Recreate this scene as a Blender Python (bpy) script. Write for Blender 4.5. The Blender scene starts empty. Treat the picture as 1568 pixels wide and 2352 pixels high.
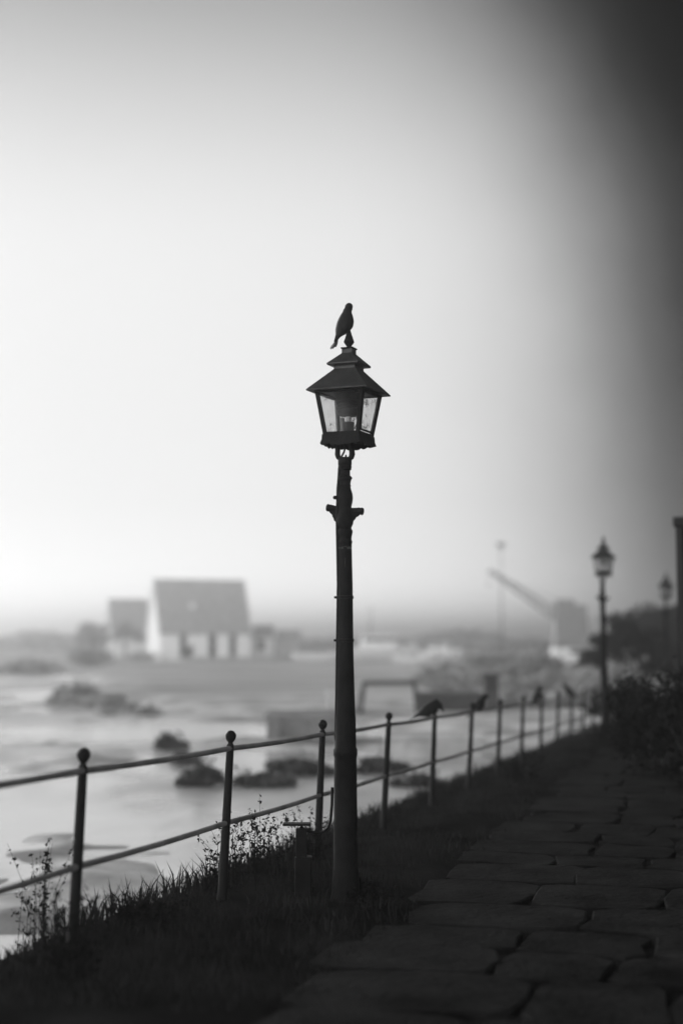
import bpy, bmesh, math, random
from mathutils import Vector, Matrix, Euler
random.seed(7)
S = bpy.context.scene
C = S.collection
R = math.radians

# ------------------------------------------------------------------ camera
FPX = 3267.0                       # focal length in units of a 1568 x 2352 frame
HOR = 1475.0
EYE = 1.525
PITCH = math.atan((HOR - 1176) / FPX)
cd = bpy.data.cameras.new('camera'); cam = bpy.data.objects.new('camera', cd); C.objects.link(cam)
cam.location = (0, 0, EYE); cam.rotation_euler = (R(90) + PITCH, 0, 0)
cd.sensor_fit = 'VERTICAL'; cd.sensor_height = 36; cd.sensor_width = 24; cd.lens = 50
cd.clip_start = 0.1; cd.clip_end = 5000
cd.dof.use_dof = True; cd.dof.focus_distance = 10.15; cd.dof.aperture_fstop = 0.64
S.camera = cam

# ------------------------------------------------------------------ sky, sun, exposure
W = bpy.data.worlds.new('World'); S.world = W; W.use_nodes = True
nt = W.node_tree; nt.nodes.clear()
def wn(t, **k):
    n = nt.nodes.new(t)
    for a, b in k.items(): setattr(n, a, b)
    return n
SUN_AZ, SUN_EL = R(-34), R(20)
sky = wn('ShaderNodeTexSky', sky_type='NISHITA'); sky.sun_disc = False
sky.sun_elevation = SUN_EL; sky.sun_rotation = SUN_AZ; sky.dust_density = 5; sky.air_density = 1.6
bw = wn('ShaderNodeRGBToBW'); nt.links.new(sky.outputs[0], bw.inputs[0])
tc = wn('ShaderNodeTexCoord'); sx = wn('ShaderNodeSeparateXYZ'); nt.links.new(tc.outputs['Generated'], sx.inputs[0])
def m(op, a, b=None):
    n = wn('ShaderNodeMath', operation=op)
    for i, v in enumerate((a, b)):
        if v is None: continue
        if isinstance(v, (int, float)): n.inputs[i].default_value = v
        else: nt.links.new(v, n.inputs[i])
    return n.outputs[0]
def ramp(val, lo, hi, stops):
    mr = wn('ShaderNodeMapRange'); mr.clamp = True
    mr.inputs['From Min'].default_value = lo; mr.inputs['From Max'].default_value = hi
    nt.links.new(val, mr.inputs['Value'])
    cr = wn('ShaderNodeValToRGB'); cr.color_ramp.interpolation = 'B_SPLINE'
    el = cr.color_ramp.elements; top = max(v for _, v in stops)
    while len(el) > 1: el.remove(el[-1])
    for i, (p, v) in enumerate(stops):
        t = (p - lo) / (hi - lo)
        e = el[0] if i == 0 else el.new(t)
        e.position = t; e.color = (v / top,) * 3 + (1,)
    nt.links.new(mr.outputs[0], cr.inputs[0])
    return m('MULTIPLY', cr.outputs[0], top)
# fog bank: bright towards the low sun on the left, right side darkened as a lens vignette
az = m('ARCTAN2', sx.outputs[0], sx.outputs[1])
elv = m('ARCSINE', sx.outputs[2])
# the edge of the vignette darkening leans a little with height
hi_ = m('MAXIMUM', m('SUBTRACT', elv, .10), 0.0)
wnz = wn('ShaderNodeTexNoise'); wnz.inputs['Scale'].default_value = 5.0; wnz.inputs['Detail'].default_value = 4; nt.links.new(tc.outputs['Generated'], wnz.inputs['Vector'])
wob = m('MULTIPLY', m('SUBTRACT', wnz.outputs[0], .5), .05)
az2 = m('ADD', m('ADD', az, wob), m('MULTIPLY', m('MULTIPLY', hi_, hi_), .50))
A = ramp(az2, -3.1416, 3.1416, [(-3.14, 4.5), (-2.2, 6.5), (-1.4, 4.5), (-.7, 1.3), (-.35, .80), (-.18, .95), (-.06, .99), (.02, .98), (.06, .94), (.10, .86), (.14, .70), (.18, .42), (.215, .16), (.25, .03), (.29, .0), (.50, .0), (.85, .2), (1.4, .4), (2.4, 1.4), (3.14, 3.0)])  # stops behind and far right raised as added fill on fronts
E = ramp(elv, -1.57, 1.57, [(-1.57, .1), (-.3, .4), (-.06, 1.9), (.02, 2.0), (.055, 1.35), (.10, 1.1), (.18, 1.02), (.28, 1.02), (.35, .84), (.43, .50), (.55, .20), (.9, .05), (1.57, .03)])
mask = m('MULTIPLY', A, E)
# flatten the clear-sky gradient: fog evens it out
skyv = m('POWER', bw.outputs[0], 0.08)
val = m('MULTIPLY', skyv, mask)
bg = wn('ShaderNodeBackground'); bg.inputs['Strength'].default_value = 0.15
comb = wn('ShaderNodeCombineColor')
for i in range(3): nt.links.new(m('MULTIPLY', val, 3.4), comb.inputs[i])
nt.links.new(comb.outputs[0], bg.inputs['Color'])
wo = wn('ShaderNodeOutputWorld'); nt.links.new(bg.outputs[0], wo.inputs[0])

sl = bpy.data.lights.new('sun', 'SUN'); sl.energy = 1.25; sl.angle = R(20); sl.color = (1, 1, 1)
so = bpy.data.objects.new('sun', sl); C.objects.link(so)
sd = Vector((math.sin(SUN_AZ) * math.cos(SUN_EL), math.cos(SUN_AZ) * math.cos(SUN_EL), math.sin(SUN_EL)))
so.rotation_euler = (-sd).to_track_quat('-Z', 'Y').to_euler()
S.view_settings.view_transform = 'Standard'; S.view_settings.look = 'None'
S.view_settings.gamma = 1; S.view_settings.use_curve_mapping = False
S.view_settings.exposure = 0.5

# ------------------------------------------------------------------ helpers
def P(x, y, Y):
    "pixel of the 1568 x 2352 picture at forward distance Y -> world point"
    u, v = x - 784, 1176 - y
    fy = FPX * math.cos(PITCH) - v * math.sin(PITCH)
    fz = FPX * math.sin(PITCH) + v * math.cos(PITCH)
    k = Y / fy
    return Vector((u * k, Y, EYE + fz * k))

def mat(name, g, rough=.8, spec=.3, metal=0, var=.35, scale=3.0, bump=.2, bscale=30, extra=None):
    mt = bpy.data.materials.new(name); mt.use_nodes = True
    n = mt.node_tree; b = n.nodes['Principled BSDF']
    b.inputs['Roughness'].default_value = rough; b.inputs['Metallic'].default_value = metal
    b.inputs['Specular IOR Level'].default_value = spec
    t = n.nodes.new('ShaderNodeTexCoord')
    nz = n.nodes.new('ShaderNodeTexNoise'); nz.inputs['Scale'].default_value = scale; nz.inputs['Detail'].default_value = 6
    n.links.new(t.outputs['Object'], nz.inputs['Vector'])
    r = n.nodes.new('ShaderNodeValToRGB')
    lo, hi = g * (1 - var), g * (1 + var)
    r.color_ramp.elements[0].position = .3; r.color_ramp.elements[0].color = (lo, lo, lo, 1)
    r.color_ramp.elements[1].position = .7; r.color_ramp.elements[1].color = (hi, hi, hi, 1)
    n.links.new(nz.outputs[0], r.inputs[0]); n.links.new(r.outputs[0], b.inputs['Base Color'])
    if bump:
        n2 = n.nodes.new('ShaderNodeTexNoise'); n2.inputs['Scale'].default_value = bscale; n2.inputs['Detail'].default_value = 5
        n.links.new(t.outputs['Object'], n2.inputs['Vector'])
        bp = n.nodes.new('ShaderNodeBump'); bp.inputs['Strength'].default_value = bump; bp.inputs['Distance'].default_value = .02
        n.links.new(n2.outputs[0], bp.inputs['Height']); n.links.new(bp.outputs[0], b.inputs['Normal'])
    return mt

M = dict(
    iron=mat('painted_iron', .006, .5, .05, var=.5, scale=9, bump=.25, bscale=60),
    zinc=mat('weathered_zinc', .02, .45, .3, var=.4, scale=14, bump=.15, bscale=90),
    railm=mat('worn_rail', .13, .5, .3, var=.4, scale=5),
    steel=mat('grey_steel', .007, .6, .08, var=.3, scale=8),
    feather=mat('feather', .008, .6, .1, var=.4, scale=40, bump=.3, bscale=120),
    hornm=mat('horn', .007, .6, .1, var=.2),
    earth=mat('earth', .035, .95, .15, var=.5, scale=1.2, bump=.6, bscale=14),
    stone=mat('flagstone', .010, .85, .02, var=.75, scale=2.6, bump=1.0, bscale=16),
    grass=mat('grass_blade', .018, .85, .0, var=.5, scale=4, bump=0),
    leaf=mat('leaf', .05, .7, .25, var=.5, scale=3, bump=0),
    pier=mat('wet_concrete', .17, .8, .2, var=.35, scale=1.5, bump=.4),
    craneg=mat('crane_paint', .22, .6, .3, var=.25),
    leafp=mat('leaf_pale', .27, .75, .2, var=.5, scale=.6, bump=0),  # far leaves: haze and backlight put into a paler colour
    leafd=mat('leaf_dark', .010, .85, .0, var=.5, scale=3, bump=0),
    bark=mat('bark', .06, .9, .2, var=.4, scale=6),
    meadow=mat('meadow', .13, .95, .1, var=.45, scale=.12, bump=.5, bscale=2),
    sand=mat('wet_sand', .30, .55, .4, var=.25, scale=.25, bump=.4, bscale=3),
    white=mat('white_paint', .84, .6, .3, var=.03, scale=.6),
    roof=mat('dark_roof', .33, .8, .2, var=.2, scale=1.5, bump=.4, bscale=8),
    dark=mat('dark_timber', .05, .8, .2, var=.3, scale=2),
    pane=mat('dark_pane', .03, .12, .6, var=.1, bump=0),
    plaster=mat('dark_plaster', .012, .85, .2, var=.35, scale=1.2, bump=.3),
    rock=mat('rock', .07, .8, .3, var=.5, scale=3, bump=.6, bscale=10),
    rubber=mat('rubber', .006, .8, .2, var=.2),
    concrete=mat('concrete', .42, .85, .2, var=.3, scale=1.5, bump=.4),
    mark=mat('scratched_paint', .16, .7, .2, var=.4, scale=120, bump=0),
    worn=mat('worn_ceramic', .10, .5, .4, var=.3, scale=20),
    clear=mat('bulb_glass', .35, .1, .5, var=.1, bump=0),
)

def glass_mat():
    mt = bpy.data.materials.new('dirty_glass'); mt.use_nodes = True
    n = mt.node_tree; n.nodes.clear()
    N = n.nodes.new
    t = N('ShaderNodeTexCoord')
    tr = N('ShaderNodeBsdfTransparent'); tr.inputs[0].default_value = (.93, .93, .93, 1)
    gl = N('ShaderNodeBsdfGlossy'); gl.inputs['Roughness'].default_value = .08
    tl = N('ShaderNodeBsdfTranslucent'); tl.inputs[0].default_value = (.8, .8, .8, 1)
    df = N('ShaderNodeBsdfDiffuse'); df.inputs[0].default_value = (.03, .03, .03, 1)
    nz = N('ShaderNodeTexNoise'); nz.inputs['Scale'].default_value = 9; nz.inputs['Detail'].default_value = 8
    mp = N('ShaderNodeMapping'); mp.inputs['Scale'].default_value = (1, 1, .35)
    n.links.new(t.outputs['Object'], mp.inputs[0]); n.links.new(mp.outputs[0], nz.inputs['Vector'])
    r = N('ShaderNodeMapRange'); r.inputs['From Min'].default_value = .3; r.inputs['From Max'].default_value = .75
    r.inputs['To Min'].default_value = .0; r.inputs['To Max'].default_value = .15
    n.links.new(nz.outputs[0], r.inputs['Value'])
    m1 = N('ShaderNodeMixShader'); n.links.new(r.outputs[0], m1.inputs[0]); n.links.new(tr.outputs[0], m1.inputs[1]); n.links.new(tl.outputs[0], m1.inputs[2])
    vo = N('ShaderNodeTexNoise'); vo.inputs['Scale'].default_value = 230; vo.inputs['Detail'].default_value = 2
    n.links.new(mp.outputs[0], vo.inputs['Vector'])
    n3 = N('ShaderNodeTexNoise'); n3.inputs['Scale'].default_value = 14
    n.links.new(t.outputs['Object'], n3.inputs['Vector'])
    ad = N('ShaderNodeMath'); ad.operation = 'MULTIPLY'; n.links.new(vo.outputs[0], ad.inputs[0]); n.links.new(n3.outputs[0], ad.inputs[1])
    g = N('ShaderNodeMapRange'); g.inputs['From Min'].default_value = .355; g.inputs['From Max'].default_value = .40
    n.links.new(ad.outputs[0], g.inputs['Value'])
    m2 = N('ShaderNodeMixShader'); n.links.new(g.outputs[0], m2.inputs[0]); n.links.new(m1.outputs[0], m2.inputs[1]); n.links.new(df.outputs[0], m2.inputs[2])
    m3 = N('ShaderNodeMixShader'); m3.inputs[0].default_value = .035; n.links.new(m2.outputs[0], m3.inputs[1]); n.links.new(gl.outputs[0], m3.inputs[2])
    o = N('ShaderNodeOutputMaterial'); n.links.new(m3.outputs[0], o.inputs[0])
    return mt
M['glass'] = glass_mat()

def water_mat():
    mt = bpy.data.materials.new('water'); mt.use_nodes = True
    n = mt.node_tree; b = n.nodes['Principled BSDF']
    b.inputs['Base Color'].default_value = (.30, .30, .30, 1); b.inputs['Roughness'].default_value = .12
    b.inputs['IOR'].default_value = 1.9; b.inputs['Specular IOR Level'].default_value = .9
    t = n.nodes.new('ShaderNodeTexCoord')
    a = n.nodes.new('ShaderNodeTexNoise'); a.inputs['Scale'].default_value = .9; a.inputs['Detail'].default_value = 6
    n.links.new(t.outputs['Object'], a.inputs['Vector'])
    bp = n.nodes.new('ShaderNodeBump'); bp.inputs['Strength'].default_value = .25; bp.inputs['Distance'].default_value = .05
    n.links.new(a.outputs[0], bp.inputs['Height']); n.links.new(bp.outputs[0], b.inputs['Normal'])
    # patches of wet silt showing through the shallows
    c = n.nodes.new('ShaderNodeTexNoise'); c.inputs['Scale'].default_value = .12; c.inputs['Detail'].default_value = 7; c.inputs['Roughness'].default_value = .6
    mp = n.nodes.new('ShaderNodeMapping'); mp.inputs['Scale'].default_value = (1, .6, 1)
    n.links.new(t.outputs['Object'], mp.inputs[0]); n.links.new(mp.outputs[0], c.inputs['Vector'])
    r = n.nodes.new('ShaderNodeMapRange'); r.inputs['From Min'].default_value = .45; r.inputs['From Max'].default_value = .65
    r.inputs['To Min'].default_value = .16; r.inputs['To Max'].default_value = .55
    n.links.new(c.outputs[0], r.inputs['Value']); n.links.new(r.outputs[0], b.inputs['Roughness'])
    cr = n.nodes.new('ShaderNodeValToRGB')
    for e, (p, v) in zip(cr.color_ramp.elements, ((.42, .52), (.66, .22))): e.position = p; e.color = (v, v, v, 1)
    n.links.new(c.outputs[0], cr.inputs[0]); n.links.new(cr.outputs[0], b.inputs['Base Color'])
    return mt
M['water'] = water_mat()

class MB:
    def __init__(s): s.bm = bmesh.new()
    def box(s, c, size, rot=None, taper=1.0, bev=0):
        t = bmesh.new(); bmesh.ops.create_cube(t, size=1)
        for v in t.verts:
            k = taper if v.co.z > 0 else 1
            v.co = Vector((v.co.x * size[0] * k, v.co.y * size[1] * k, v.co.z * size[2]))
        if bev: bmesh.ops.bevel(t, geom=list(t.edges), offset=bev, segments=2, affect='EDGES', profile=.6)
        m_ = Matrix.Translation(Vector(c)) @ (rot if rot is not None else Matrix())
        t.transform(m_); s.add(t); return s
    def add(s, t):
        me = bpy.data.meshes.new('tmp'); t.to_mesh(me); s.bm.from_mesh(me); bpy.data.meshes.remove(me); t.free()
    def rings(s, rings, caps=True, closed=True):
        vs = [[s.bm.verts.new(p) for p in r] for r in rings]
        n = len(vs[0])
        for a, b in zip(vs, vs[1:]):
            for i in range(n if closed else n - 1):
                try: s.bm.faces.new((a[i], a[(i + 1) % n], b[(i + 1) % n], b[i]))
                except ValueError: pass
        if caps:
            for r in (vs[0][::-1], vs[-1]):
                try: s.bm.faces.new(r)
                except ValueError: pass
        return s
    def lathe(s, prof, n=24, c=(0, 0, 0)):
        c = Vector(c)
        return s.rings([[c + Vector((r * math.cos(2 * math.pi * i / n), r * math.sin(2 * math.pi * i / n), z)) for i in range(n)] for r, z in prof])
    def tube(s, pts, rad, n=10):
        pts = [Vector(p) for p in pts]
        if not hasattr(rad, '__len__'): rad = [rad] * len(pts)
        out = []; up = None
        for i, p in enumerate(pts):
            d = (pts[min(i + 1, len(pts) - 1)] - pts[max(i - 1, 0)]).normalized()
            if up is None:
                up = Vector((0, 0, 1)) if abs(d.z) < .9 else Vector((0, 1, 0))
            a = d.cross(up).normalized(); b = a.cross(d).normalized(); up = b
            out.append([p + (a * math.cos(2 * math.pi * k / n) + b * math.sin(2 * math.pi * k / n)) * rad[i] for k in range(n)])
        return s.rings(out)
    def squares(s, prof, c=(0, 0, 0)):
        "square frustum stack: (side, z)"
        c = Vector(c)
        return s.rings([[c + Vector((dx * w / 2, dy * w / 2, z)) for dx, dy in ((-1, -1), (1, -1), (1, 1), (-1, 1))] for w, z in prof])
    def ball(s, c, r, sc=(1, 1, 1), sub=2):
        t = bmesh.new(); bmesh.ops.create_icosphere(t, subdivisions=sub, radius=r)
        t.transform(Matrix.Translation(Vector(c)) @ Matrix.Diagonal((*sc, 1))); s.add(t); return s
    def prism(s, poly, y0, y1):
        "polygon in XZ, extruded in Y"
        a = [Vector((x, y0, z)) for x, z in poly]; b = [Vector((x, y1, z)) for x, z in poly]
        return s.rings([a, b])
    def build(s, name, mt, parent=None, smooth=False, loc=None, wn_=True):
        me = bpy.data.meshes.new(name)
        bmesh.ops.recalc_face_normals(s.bm, faces=list(s.bm.faces)) if wn_ else None
        s.bm.to_mesh(me); s.bm.free(); me.materials.append(mt)
        o = bpy.data.objects.new(name, me); C.objects.link(o)
        if parent: o.parent = parent
        if loc is not None: o.location = loc
        if smooth:
            me.polygons.foreach_set('use_smooth', [True] * len(me.polygons))
            try: me.set_sharp_from_angle(angle=R(38))
            except Exception: pass
        return o

def empty(name, loc, rz=0, label=None, cat=None, group=None):
    o = bpy.data.objects.new(name, None); C.objects.link(o); o.location = loc; o.rotation_euler = (0, 0, rz)
    o.empty_display_size = .2
    if label: o['label'] = label
    if cat: o['category'] = cat
    if group: o['group'] = group
    return o
def tag(o, label=None, cat=None, group=None, kind=None):
    for k, v in (('label', label), ('category', cat), ('group', group), ('kind', kind)):
        if v: o[k] = v
    return o
def kids(o): return [c for c in bpy.data.objects if c.parent == o]
def copy_tree(o, parent=None):
    c = o.copy(); C.objects.link(c); c.parent = parent
    for ch in kids(o): copy_tree(ch, c)
    return c

# ------------------------------------------------------------------ the lie of the land
FX = lambda Y: -1.41 + .28 * (Y - 7.62)            # fence line
FD = Vector((.28, 1, 0)).normalized(); FN = Vector((1, -.28, 0)).normalized()   # along / to the path side
def side(X, Y): return (X - FX(Y)) * FN.x
def sm(t): t = max(0, min(1, t)); return t * t * (3 - 2 * t)
def fence_z(Y): return -.0199 * Y
def path_z(Y): return -.0199 * Y if Y < 9 else -.179 - .011 * sm((Y - 9) / 1.5)
def hash2(x, y): return (math.sin(x * 12.9898 + y * 78.233) * 43758.5453) % 1
def vn(x, y):
    xi, yi = math.floor(x), math.floor(y); fx, fy = sm(x - xi), sm(y - yi)
    a = hash2(xi, yi) * (1 - fx) + hash2(xi + 1, yi) * fx
    b = hash2(xi, yi + 1) * (1 - fx) + hash2(xi + 1, yi + 1) * fx
    return a * (1 - fy) + b * fy - .5
WATER = -1.15
def meadow_z(Y): return -.95 + .5 * sm((Y - 230) / 150)
SH = [(-9, 121), (-.24, 121), (-.17, 112), (-.148, 82), (-.12, 56), (-.08, 51), (.0, 47), (.07, 40), (.16, 36), (9, 34)]
def shore(u):
    for (a, b), (c, d) in zip(SH, SH[1:]):
        if a <= u <= c: return b + (d - b) * (u - a) / (c - a)
    return 121
def ground_z(X, Y):
    s = side(X, Y)
    if s > -.45 or Y < .5:
        t = sm(s / .8)
        z = fence_z(Y) * (1 - t) + path_z(Y) * t
        z = max(z, -1.0) if s < .8 else z
        z -= .035 * sm((s - 1.1) / .2)
        return z + .05 * vn(X * 1.7, Y * 1.7) * (1 - sm((s - 1.0) / .3)) + .03 * vn(X * 4, Y * 4) * (1 - sm((s - 1.0) / .3))
    top = max(fence_z(Y), -1.0)
    bank = top - (-.45 - s) * .75 + .12 * vn(X * 1.2, Y * 1.2)
    low = WATER - .07 + .40 * vn(X * .35, Y * .16) + .12 * vn(X * 1.3, Y * .7) + .09 * vn(X * 3.1, Y * 1.9)
    sh = shore(X / max(Y, 1)) + 5 * vn(X * .12, Y * .05)
    if Y > sh: low = low + (meadow_z(Y) - low) * sm((Y - sh) / 7) + .12 * vn(X * .3, Y * .3)
    return max(bank, low)

# ground: one sheet, fine near the camera and coarse towards the horizon
def axis(pts):
    out = []
    for a, b, n in pts:
        out += [a + (b - a) * i / n for i in range(n)]
    return out + [pts[-1][1]]
xs = axis([(-800, -200, 8), (-200, -60, 14), (-60, -12, 32), (-12, 12, 120), (12, 60, 40), (60, 200, 14), (200, 800, 8)])
ys = axis([(-50, 0, 5), (0, 2, 4), (2, 30, 140), (30, 60, 60), (60, 140, 50), (140, 400, 16), (400, 1600, 10)])
b = MB(); g = [[b.bm.verts.new((x, y, ground_z(x, y))) for x in xs] for y in ys]
for j in range(len(ys) - 1):
    for i in range(len(xs) - 1):
        b.bm.faces.new((g[j][i], g[j][i + 1], g[j + 1][i + 1], g[j + 1][i]))
def ground_mat():
    mt = mat('ground_soil', .014, .95, .0, var=.5, scale=1.3, bump=.6, bscale=14)
    n = mt.node_tree; bs = n.nodes['Principled BSDF']
    src = bs.inputs['Base Color'].links[0].from_socket
    t = n.nodes.new('ShaderNodeTexCoord'); sp = n.nodes.new('ShaderNodeSeparateXYZ'); n.links.new(t.outputs['Object'], sp.inputs[0])
    nz = n.nodes.new('ShaderNodeTexNoise'); nz.inputs['Scale'].default_value = .11; nz.inputs['Detail'].default_value = 8
    mp = n.nodes.new('ShaderNodeMapping'); mp.inputs['Scale'].default_value = (.55, 1.3, 1)
    n.links.new(t.outputs['Object'], mp.inputs[0]); n.links.new(mp.outputs[0], nz.inputs['Vector'])
    r = n.nodes.new('ShaderNodeValToRGB')
    for e, (p, v) in zip(r.color_ramp.elements, ((.4, .34), (.62, .62))): e.position = p; e.color = (v, v, v, 1)
    n.links.new(nz.outputs[0], r.inputs[0])
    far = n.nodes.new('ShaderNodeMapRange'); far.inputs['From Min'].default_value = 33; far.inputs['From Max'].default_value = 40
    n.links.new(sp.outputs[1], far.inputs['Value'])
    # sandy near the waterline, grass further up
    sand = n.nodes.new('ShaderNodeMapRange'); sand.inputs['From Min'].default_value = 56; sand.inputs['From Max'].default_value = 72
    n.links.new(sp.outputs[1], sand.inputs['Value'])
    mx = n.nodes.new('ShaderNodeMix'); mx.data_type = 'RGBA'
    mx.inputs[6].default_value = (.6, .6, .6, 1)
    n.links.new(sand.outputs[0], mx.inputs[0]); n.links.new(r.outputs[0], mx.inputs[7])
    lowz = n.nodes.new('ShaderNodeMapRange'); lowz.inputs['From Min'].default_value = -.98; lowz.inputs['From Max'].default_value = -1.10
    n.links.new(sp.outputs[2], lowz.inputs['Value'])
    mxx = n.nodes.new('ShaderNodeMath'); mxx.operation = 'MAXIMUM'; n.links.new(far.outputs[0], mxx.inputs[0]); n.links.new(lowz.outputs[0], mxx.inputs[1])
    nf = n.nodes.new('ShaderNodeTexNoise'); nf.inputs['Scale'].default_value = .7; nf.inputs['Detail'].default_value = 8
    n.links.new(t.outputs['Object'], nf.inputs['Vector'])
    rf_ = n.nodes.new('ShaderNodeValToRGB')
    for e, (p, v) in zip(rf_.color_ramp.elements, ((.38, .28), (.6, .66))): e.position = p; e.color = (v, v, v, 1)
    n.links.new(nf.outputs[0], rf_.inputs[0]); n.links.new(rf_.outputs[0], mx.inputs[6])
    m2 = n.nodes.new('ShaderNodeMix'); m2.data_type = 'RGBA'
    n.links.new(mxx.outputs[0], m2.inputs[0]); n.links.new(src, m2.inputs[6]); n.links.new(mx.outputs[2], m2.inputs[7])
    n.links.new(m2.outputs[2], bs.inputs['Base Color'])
    return mt
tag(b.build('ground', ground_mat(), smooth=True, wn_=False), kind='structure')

b = MB(); wv = [b.bm.verts.new((x, y, WATER)) for x, y in ((-790, -45), (790, -45), (790, 500), (-790, 500))]; b.bm.faces.new(wv)
tag(b.build('water', M['water'], wn_=False), kind='structure')

# paved path: big irregular flagstones
b = MB(); rnd = random.Random(3)
s0 = 1.25
Yc = -1.5
while Yc < 48:
    d = rnd.uniform(.55, .95); s = s0 + rnd.uniform(-.12, .12)
    while s < 4.6:
        w = rnd.uniform(.5, 1.15)
        def pt(ss, tt):
            base = Vector((FX(0), 0, 0)) + FD * tt + FN * ss
            base.x += rnd.uniform(-.035, .035); base.y += rnd.uniform(-.035, .035); return base
        q = [pt(s + .015, Yc + .015), pt(s + w - .015, Yc + .015), pt(s + w - .015, Yc + d - .015), pt(s + .015, Yc + d - .015)]
        cy = sum((p.y for p in q)) / 4; h = rnd.uniform(-.006, .004); tilt = rnd.uniform(-.01, .01); tl2 = rnd.uniform(-.01, .01)
        cc = sum(q, Vector()) / 4
        def outline(k_, dz, jit):
            out = []
            for e in range(4):
                a_, c_ = q[e], q[(e + 1) % 4]
                for t in (.12, .5, .88):
                    p = a_.lerp(c_, t); kk = k_ * (1.0 if t == .5 else .985)
                    p = cc + (p - cc) * kk; z = path_z(p.y) + h + dz + .012 * vn(p.x * 3, p.y * 3) + tilt * (p.x - cc.x) + tl2 * (p.y - cc.y)
                    out.append(Vector((p.x + jit[len(out)][0], p.y + jit[len(out)][1], z)))
            return out
        jit = [(rnd.uniform(-.03, .03), rnd.uniform(-.03, .03)) for _ in range(12)]
        lo, mid, top = outline(1, -.08, jit), outline(1, -.006, jit), outline(.975, .0, jit)
        b.rings([lo, mid, top])
        s += w
    Yc += d
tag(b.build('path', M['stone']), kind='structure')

# grass: verge round the lamp foot and the bank below the fence
def blades(name, spots, mt, label, seed=1):
    b = MB(); rnd = random.Random(seed)
    for (x, y, z, h, w, lean) in spots:
        a = rnd.uniform(0, 6.28); la = rnd.uniform(0, 6.28)
        dx, dy = math.cos(a) * w, math.sin(a) * w
        lx, ly = math.cos(la) * lean * h, math.sin(la) * lean * h
        v = b.bm.verts
        p = [v.new((x - dx, y - dy, z - .02)), v.new((x + dx, y + dy, z - .02)), v.new((x + dx * .7 + lx * .35, y + dy * .7 + ly * .35, z + h * .55)), v.new((x - dx * .7 + lx * .35, y - dy * .7 + ly * .35, z + h * .55)), v.new((x + lx, y + ly, z + h))]
        b.bm.faces.new((p[0], p[1], p[2], p[3])); b.bm.faces.new((p[3], p[2], p[4]))
    o = b.build(name, mt, wn_=False); tag(o, label, 'grass', kind='stuff'); return o
rnd = random.Random(5); spots = []
for i in range(42000):
    Y = 1.5 + 40 * rnd.random() ** 1.6; s = rnd.uniform(-1.5, 1.35)
    X = FX(Y) + s / FN.x
    cl = vn(X * 1.1, Y * 1.1) + .5 * vn(X * 3, Y * 3)
    if cl < -.12 + rnd.uniform(-.1, .1) and s > -.1: continue
    edge = math.exp(-((s + .35) / .35) ** 2)
    h = rnd.uniform(.03, .085) + edge * rnd.uniform(.03, .15) * max(.1, .55 + 1.6 * vn(X * .9, Y * .9))
    spots.append((X, Y, ground_z(X, Y), h, rnd.uniform(.002, .006) + edge * .002, rnd.uniform(.1, .9)))
blades('grass', spots, M['grass'], 'short rough grass on the dark verge around the lamp foot and along the bank')

# ------------------------------------------------------------------ foliage helpers
def leaves(b, c, r, n, size, rnd, squash=1):
    c = Vector(c)
    for i in range(n):
        d = Vector((rnd.gauss(0, 1), rnd.gauss(0, 1), rnd.gauss(0, 1))).normalized()
        k = rnd.random() ** .45
        p = c + Vector((d.x * r[0], d.y * r[1], d.z * r[2])) * k
        nrm = (d + Vector((rnd.uniform(-.9, .9), rnd.uniform(-.9, .9), rnd.uniform(-.9, .9)))).normalized()
        t = nrm.cross(Vector((rnd.uniform(-1, 1), rnd.uniform(-1, 1), rnd.uniform(-1, 1)))).normalized(); q = nrm.cross(t)
        s = size * rnd.uniform(.6, 1.3)
        b.bm.faces.new([b.bm.verts.new(p + t * s), b.bm.verts.new(p + q * s * .5), b.bm.verts.new(p - t * s), b.bm.verts.new(p - q * s * .5)])
def bush(name, loc, w, h, label, cat='bush', group=None, seed=1, leaf=.05, n=1500, blobs=7, mt='leafd', d=None):
    rnd = random.Random(seed); d = d or w * .6
    root = empty(name, loc, 0, label, cat, group)
    b = MB(); st = MB()
    for k in range(blobs):
        a = rnd.uniform(0, 6.28); q = rnd.uniform(0, .65)
        cx, cy = math.cos(a) * w / 2 * q, math.sin(a) * d / 2 * q
        hz = h * (rnd.uniform(.35, .72) if h > w * .6 else rnd.uniform(.12, .7) * (1 - .7 * q))
        rr = (w * rnd.uniform(.16, .28), d * rnd.uniform(.2, .3), h * rnd.uniform(.22, .3))
        leaves(b, (cx, cy, hz), rr, n // blobs, leaf, rnd)
        st.tube([(cx * .15, cy * .15, -.1), (cx * .6, cy * .6, hz * .5), (cx, cy, hz)], [h * .02, h * .013, h * .006], 5)
    for k in range(16):
        a = rnd.uniform(0, 6.28); q = rnd.uniform(.1, .75); L_ = h * rnd.uniform(.7, 1.25) * (1.15 - .6 * q)
        c0 = Vector((math.cos(a) * w / 2 * q * .15, math.sin(a) * d / 2 * q * .15, -.05)); c1 = Vector((math.cos(a) * w / 2 * q * 1.15, math.sin(a) * d / 2 * q * 1.15, L_))
        st.tube([c0, c0.lerp(c1, .6), c1], [leaf * .12, leaf * .08, leaf * .04], 4)
        for t in range(12): leaves(b, c0.lerp(c1, rnd.uniform(.2, 1)), (leaf * 1.2,) * 3, 1, leaf * .8, rnd)
    for k in range(n // 6):
        a = rnd.uniform(0, 6.28); q = rnd.random() ** .5
        leaves(b, (math.cos(a) * w / 2 * q * .9, math.sin(a) * d / 2 * q * .9, h * .12 + rnd.random() * h * .15), (leaf, leaf, leaf), 1, leaf, rnd)
    b.build('foliage', M[mt], root, wn_=False); st.build('stem', M['bark'], root)
    return root
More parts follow.
